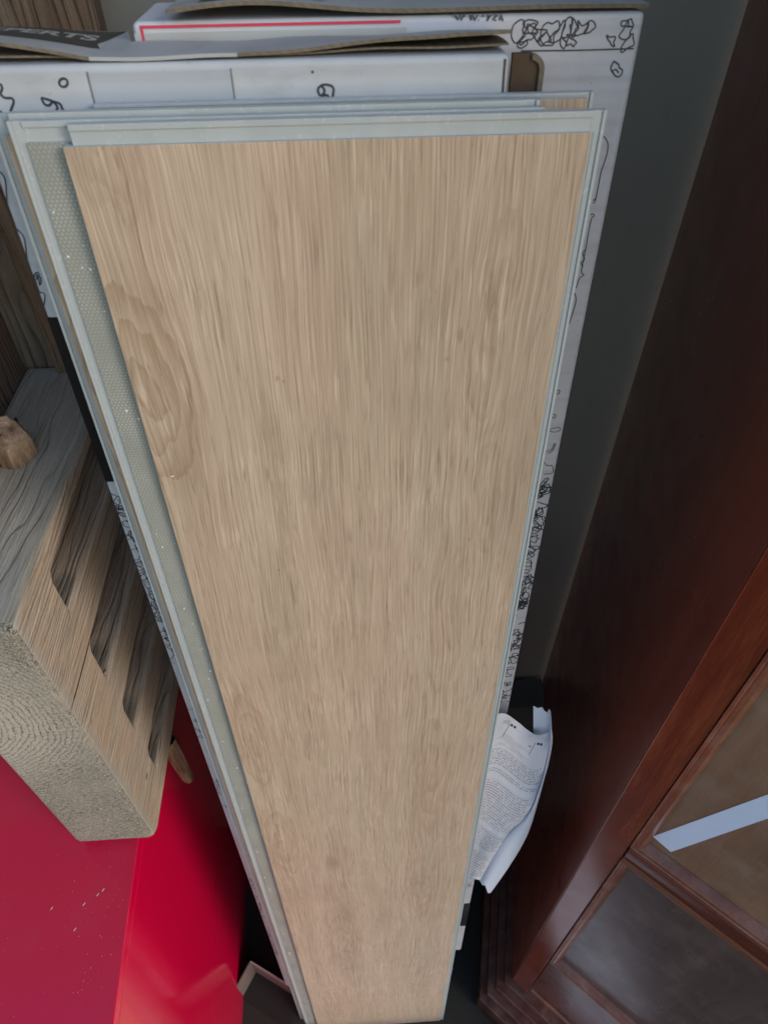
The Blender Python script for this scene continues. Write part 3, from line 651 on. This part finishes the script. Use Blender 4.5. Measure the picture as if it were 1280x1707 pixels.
# ------------------------------------------------------------------ mahogany cabinet on the right
CX, CY = .2388, .262
ang = math.atan2(-.694, .72)
MC = empty('mahogany_cabinet', (CX, CY, .0005), (0, 0, ang), label='tall dark mahogany cabinet with panelled front and moulded plinth on the right', cat='cabinet')
side = M_varnish('mahogany_side', (.12, .022, .012), (.16, .032, .018), (.20, .05, .03), .32, coat=.5)
frame = M_varnish('mahogany_frame', (.065, .011, .005), (.16, .028, .011), (.28, .07, .025), .2, coat=.7)
framex = M_varnish('mahogany_rail', (.045, .009, .005), (.10, .022, .012), (.18, .045, .022), .3, axis='X', coat=.5)
mould = M_varnish('mahogany_moulding', (.07, .02, .012), (.17, .055, .03), (.28, .10, .055), .32, coat=.5, dust=.25)
panU = M_varnish('upper_panel_wood', (.15, .088, .058), (.21, .125, .085), (.27, .165, .115), .42, coat=.1, dust=.25)
panL = M_varnish('lower_panel_wood', (.055, .037, .038), (.080, .054, .053), (.12, .084, .08), .3, coat=.4, dust=.15)
HT, LW = 2.1, .56
# side: from corner (0,0) back to the wall
Ainv = Matrix.Rotation(-ang, 3, 'Z'); dA = Ainv @ Vector((.3215 - CX, .655 - CY, 0))
sn = Vector((-dA.y, dA.x, 0)).normalized()
if (Matrix.Rotation(ang, 3, 'Z') @ sn).x > 0: sn = -sn
bm = bmesh.new(); th_ = .018
q = [Vector((0, 0, 0)), dA, dA - sn * th_, -sn * th_ + Vector((.002, 0, 0))]
a = [bm.verts.new((p.x, p.y, .09)) for p in q]; b = [bm.verts.new((p.x, p.y, HT)) for p in q]
bm.faces.new(a); bm.faces.new(b[::-1])
for i in range(4): bm.faces.new((a[i], a[(i + 1) % 4], b[(i + 1) % 4], b[i]))
link('side_panel', bm, side, MC)
# local frame of the front: x along the face, -y towards the viewer
link('stile', nbox(0.0008, .032, -.0012, .022, .09, HT), frame, MC, bevel=.0018)
link('stile', nbox(LW - .04, LW, -.0012, .022, .09, HT), frame, MC, bevel=.0018)
link('rail', nbox(.0325, LW - .0405, -.001, .020, .165, .358), framex, MC, bevel=.0015)
link('rail', nbox(.0325, LW - .0405, -.001, .020, 1.98, HT), framex, MC, bevel=.0015)
link('panel', nbox(.03, LW - .04, .0085, .014, .36, .845), panL, MC)
link('panel', nbox(.03, LW - .04, .0088, .0145, .846, 1.98), panU, MC)
def mold_run(nm, p0, p1, inward, prof, mat):
    bm = bmesh.new(); p0, p1, inw = Vector(p0), Vector(p1), Vector(inward)
    a = [bm.verts.new(p0 + inw * u + (p1 - p0).normalized() * (u if u > 0 else 0) + Vector((0, -d, 0))) for u, d in prof]
    b = [bm.verts.new(p1 + inw * u - (p1 - p0).normalized() * (u if u > 0 else 0) + Vector((0, -d, 0))) for u, d in prof]
    for i in range(len(prof) - 1): bm.faces.new((a[i], a[i + 1], b[i + 1], b[i]))
    bm.faces.new(a[::-1]); bm.faces.new(b)
    return link(nm, bm, mat, MC, smooth=False, bevel=.0006)
MP = [(-.0004, -.006), (-.0002, .0035), (.0018, .0042), (.003, .0022), (.0042, .003), (.0075, .0022), (.0105, -.003), (.012, -.0084)]
for (za, zb) in ((.359, .828), (.866, 1.979)):
    mold_run('panel_moulding', (.0325, 0, za), (.0325, 0, zb), (1, 0, 0), MP, mould)
    mold_run('panel_moulding', (LW - .0405, 0, za), (LW - .0405, 0, zb), (-1, 0, 0), MP, mould)
    mold_run('panel_moulding', (.0325, 0, za), (LW - .0405, 0, za), (0, 0, 1), MP, mould)
    mold_run('panel_moulding', (.0325, 0, zb), (LW - .0405, 0, zb), (0, 0, -1), MP, mould)
bm = bmesh.new()
pr = [(.0085, .8285), (-.0045, .829), (-.0055, .832), (-.003, .836), (-.0035, .858), (-.0055, .862), (-.0045, .8655), (.0085, .866)]
a = [bm.verts.new((.0330, y, z)) for y, z in pr]; b = [bm.verts.new((LW - .041, y, z)) for y, z in pr]
for i in range(len(pr) - 1): bm.faces.new((a[i], a[i + 1], b[i + 1], b[i]))
bm.faces.new(a); bm.faces.new(b[::-1])
link('glazing_bar', bm, framex, MC, bevel=.0006)
link('rail_bead', nbox(.0335, LW - .042, -.006, -.0013, .150, .164), mould, MC, bevel=.002)
# stepped plinth wrapping the corner
def plinth(nm, out, z0, z1, mat):
    n1 = sn; n2 = Vector((0, -1, 0)); e1 = dA.normalized()
    def corner(o):      # meeting point of both offset faces
        t_ = (n1 * o - n2 * o); k = (-o - (n1 * o).y) / e1.y; return n1 * o + e1 * k
    c = corner(out); ci = corner(-.02)
    p = [dA + n1 * out, c, Vector((LW, -out, 0)), Vector((LW, .02, 0)), ci, dA - n1 * .02]
    bm = bmesh.new(); a = [bm.verts.new((v.x, v.y, z0)) for v in p]; b = [bm.verts.new((v.x, v.y, z1)) for v in p]
    for k in ((0, 1, 4, 5), (1, 2, 3, 4)): bm.faces.new([a[i] for i in k]); bm.faces.new([b[i] for i in k][::-1])
    for i in range(6): bm.faces.new((a[i], a[(i + 1) % 6], b[(i + 1) % 6], b[i]))
    link(nm, bm, mat, MC, bevel=.002)
plm = M_varnish('plinth_wood', (.03, .008, .006), (.07, .02, .014), (.12, .035, .025), .35, coat=.3, dust=.2)
for i, (o_, z0, z1) in enumerate(((.052, -.031, .045), (.040, .0455, .068), (.026, .0685, .085), (.012, .0855, .0995))): plinth('plinth_step', o_, z0, z1, plm)
# masking tape on the upper panel
TP = bpy.data.objects.new('tape_strip', None)
TP = empty('tape_strip', (CX, CY, .0005), (0, 0, ang), label='pale blue-white tape strip stuck slantwise on the upper cabinet panel', cat='tape')
bm = bmesh.new()
def facept(px, py, d=.0083):
    n_ = Vector((.694, .72, 0)).normalized(); r = ray(px, py); P0 = Vector((CX, CY, 0)) + n_ * d
    q = r * (P0.dot(n_) / r.dot(n_)) + Vector((0, 0, CAMZ)); return Matrix.Rotation(-ang, 3, 'Z') @ (q - Vector((CX, CY, .0005)))
q = [facept(1088, 1395), facept(1118, 1421), facept(1280, 1365), facept(1400, 1322), facept(1400, 1283), facept(1280, 1325)]
a = [bm.verts.new(p) for p in q]; bm.faces.new(a)
r_ = bmesh.ops.extrude_face_region(bm, geom=bm.faces[:]); bmesh.ops.translate(bm, verts=[v for v in r_['geom'] if isinstance(v, bmesh.types.BMVert)], vec=(0, .0003, 0))
link('strip', bm, tapewhite, TP)
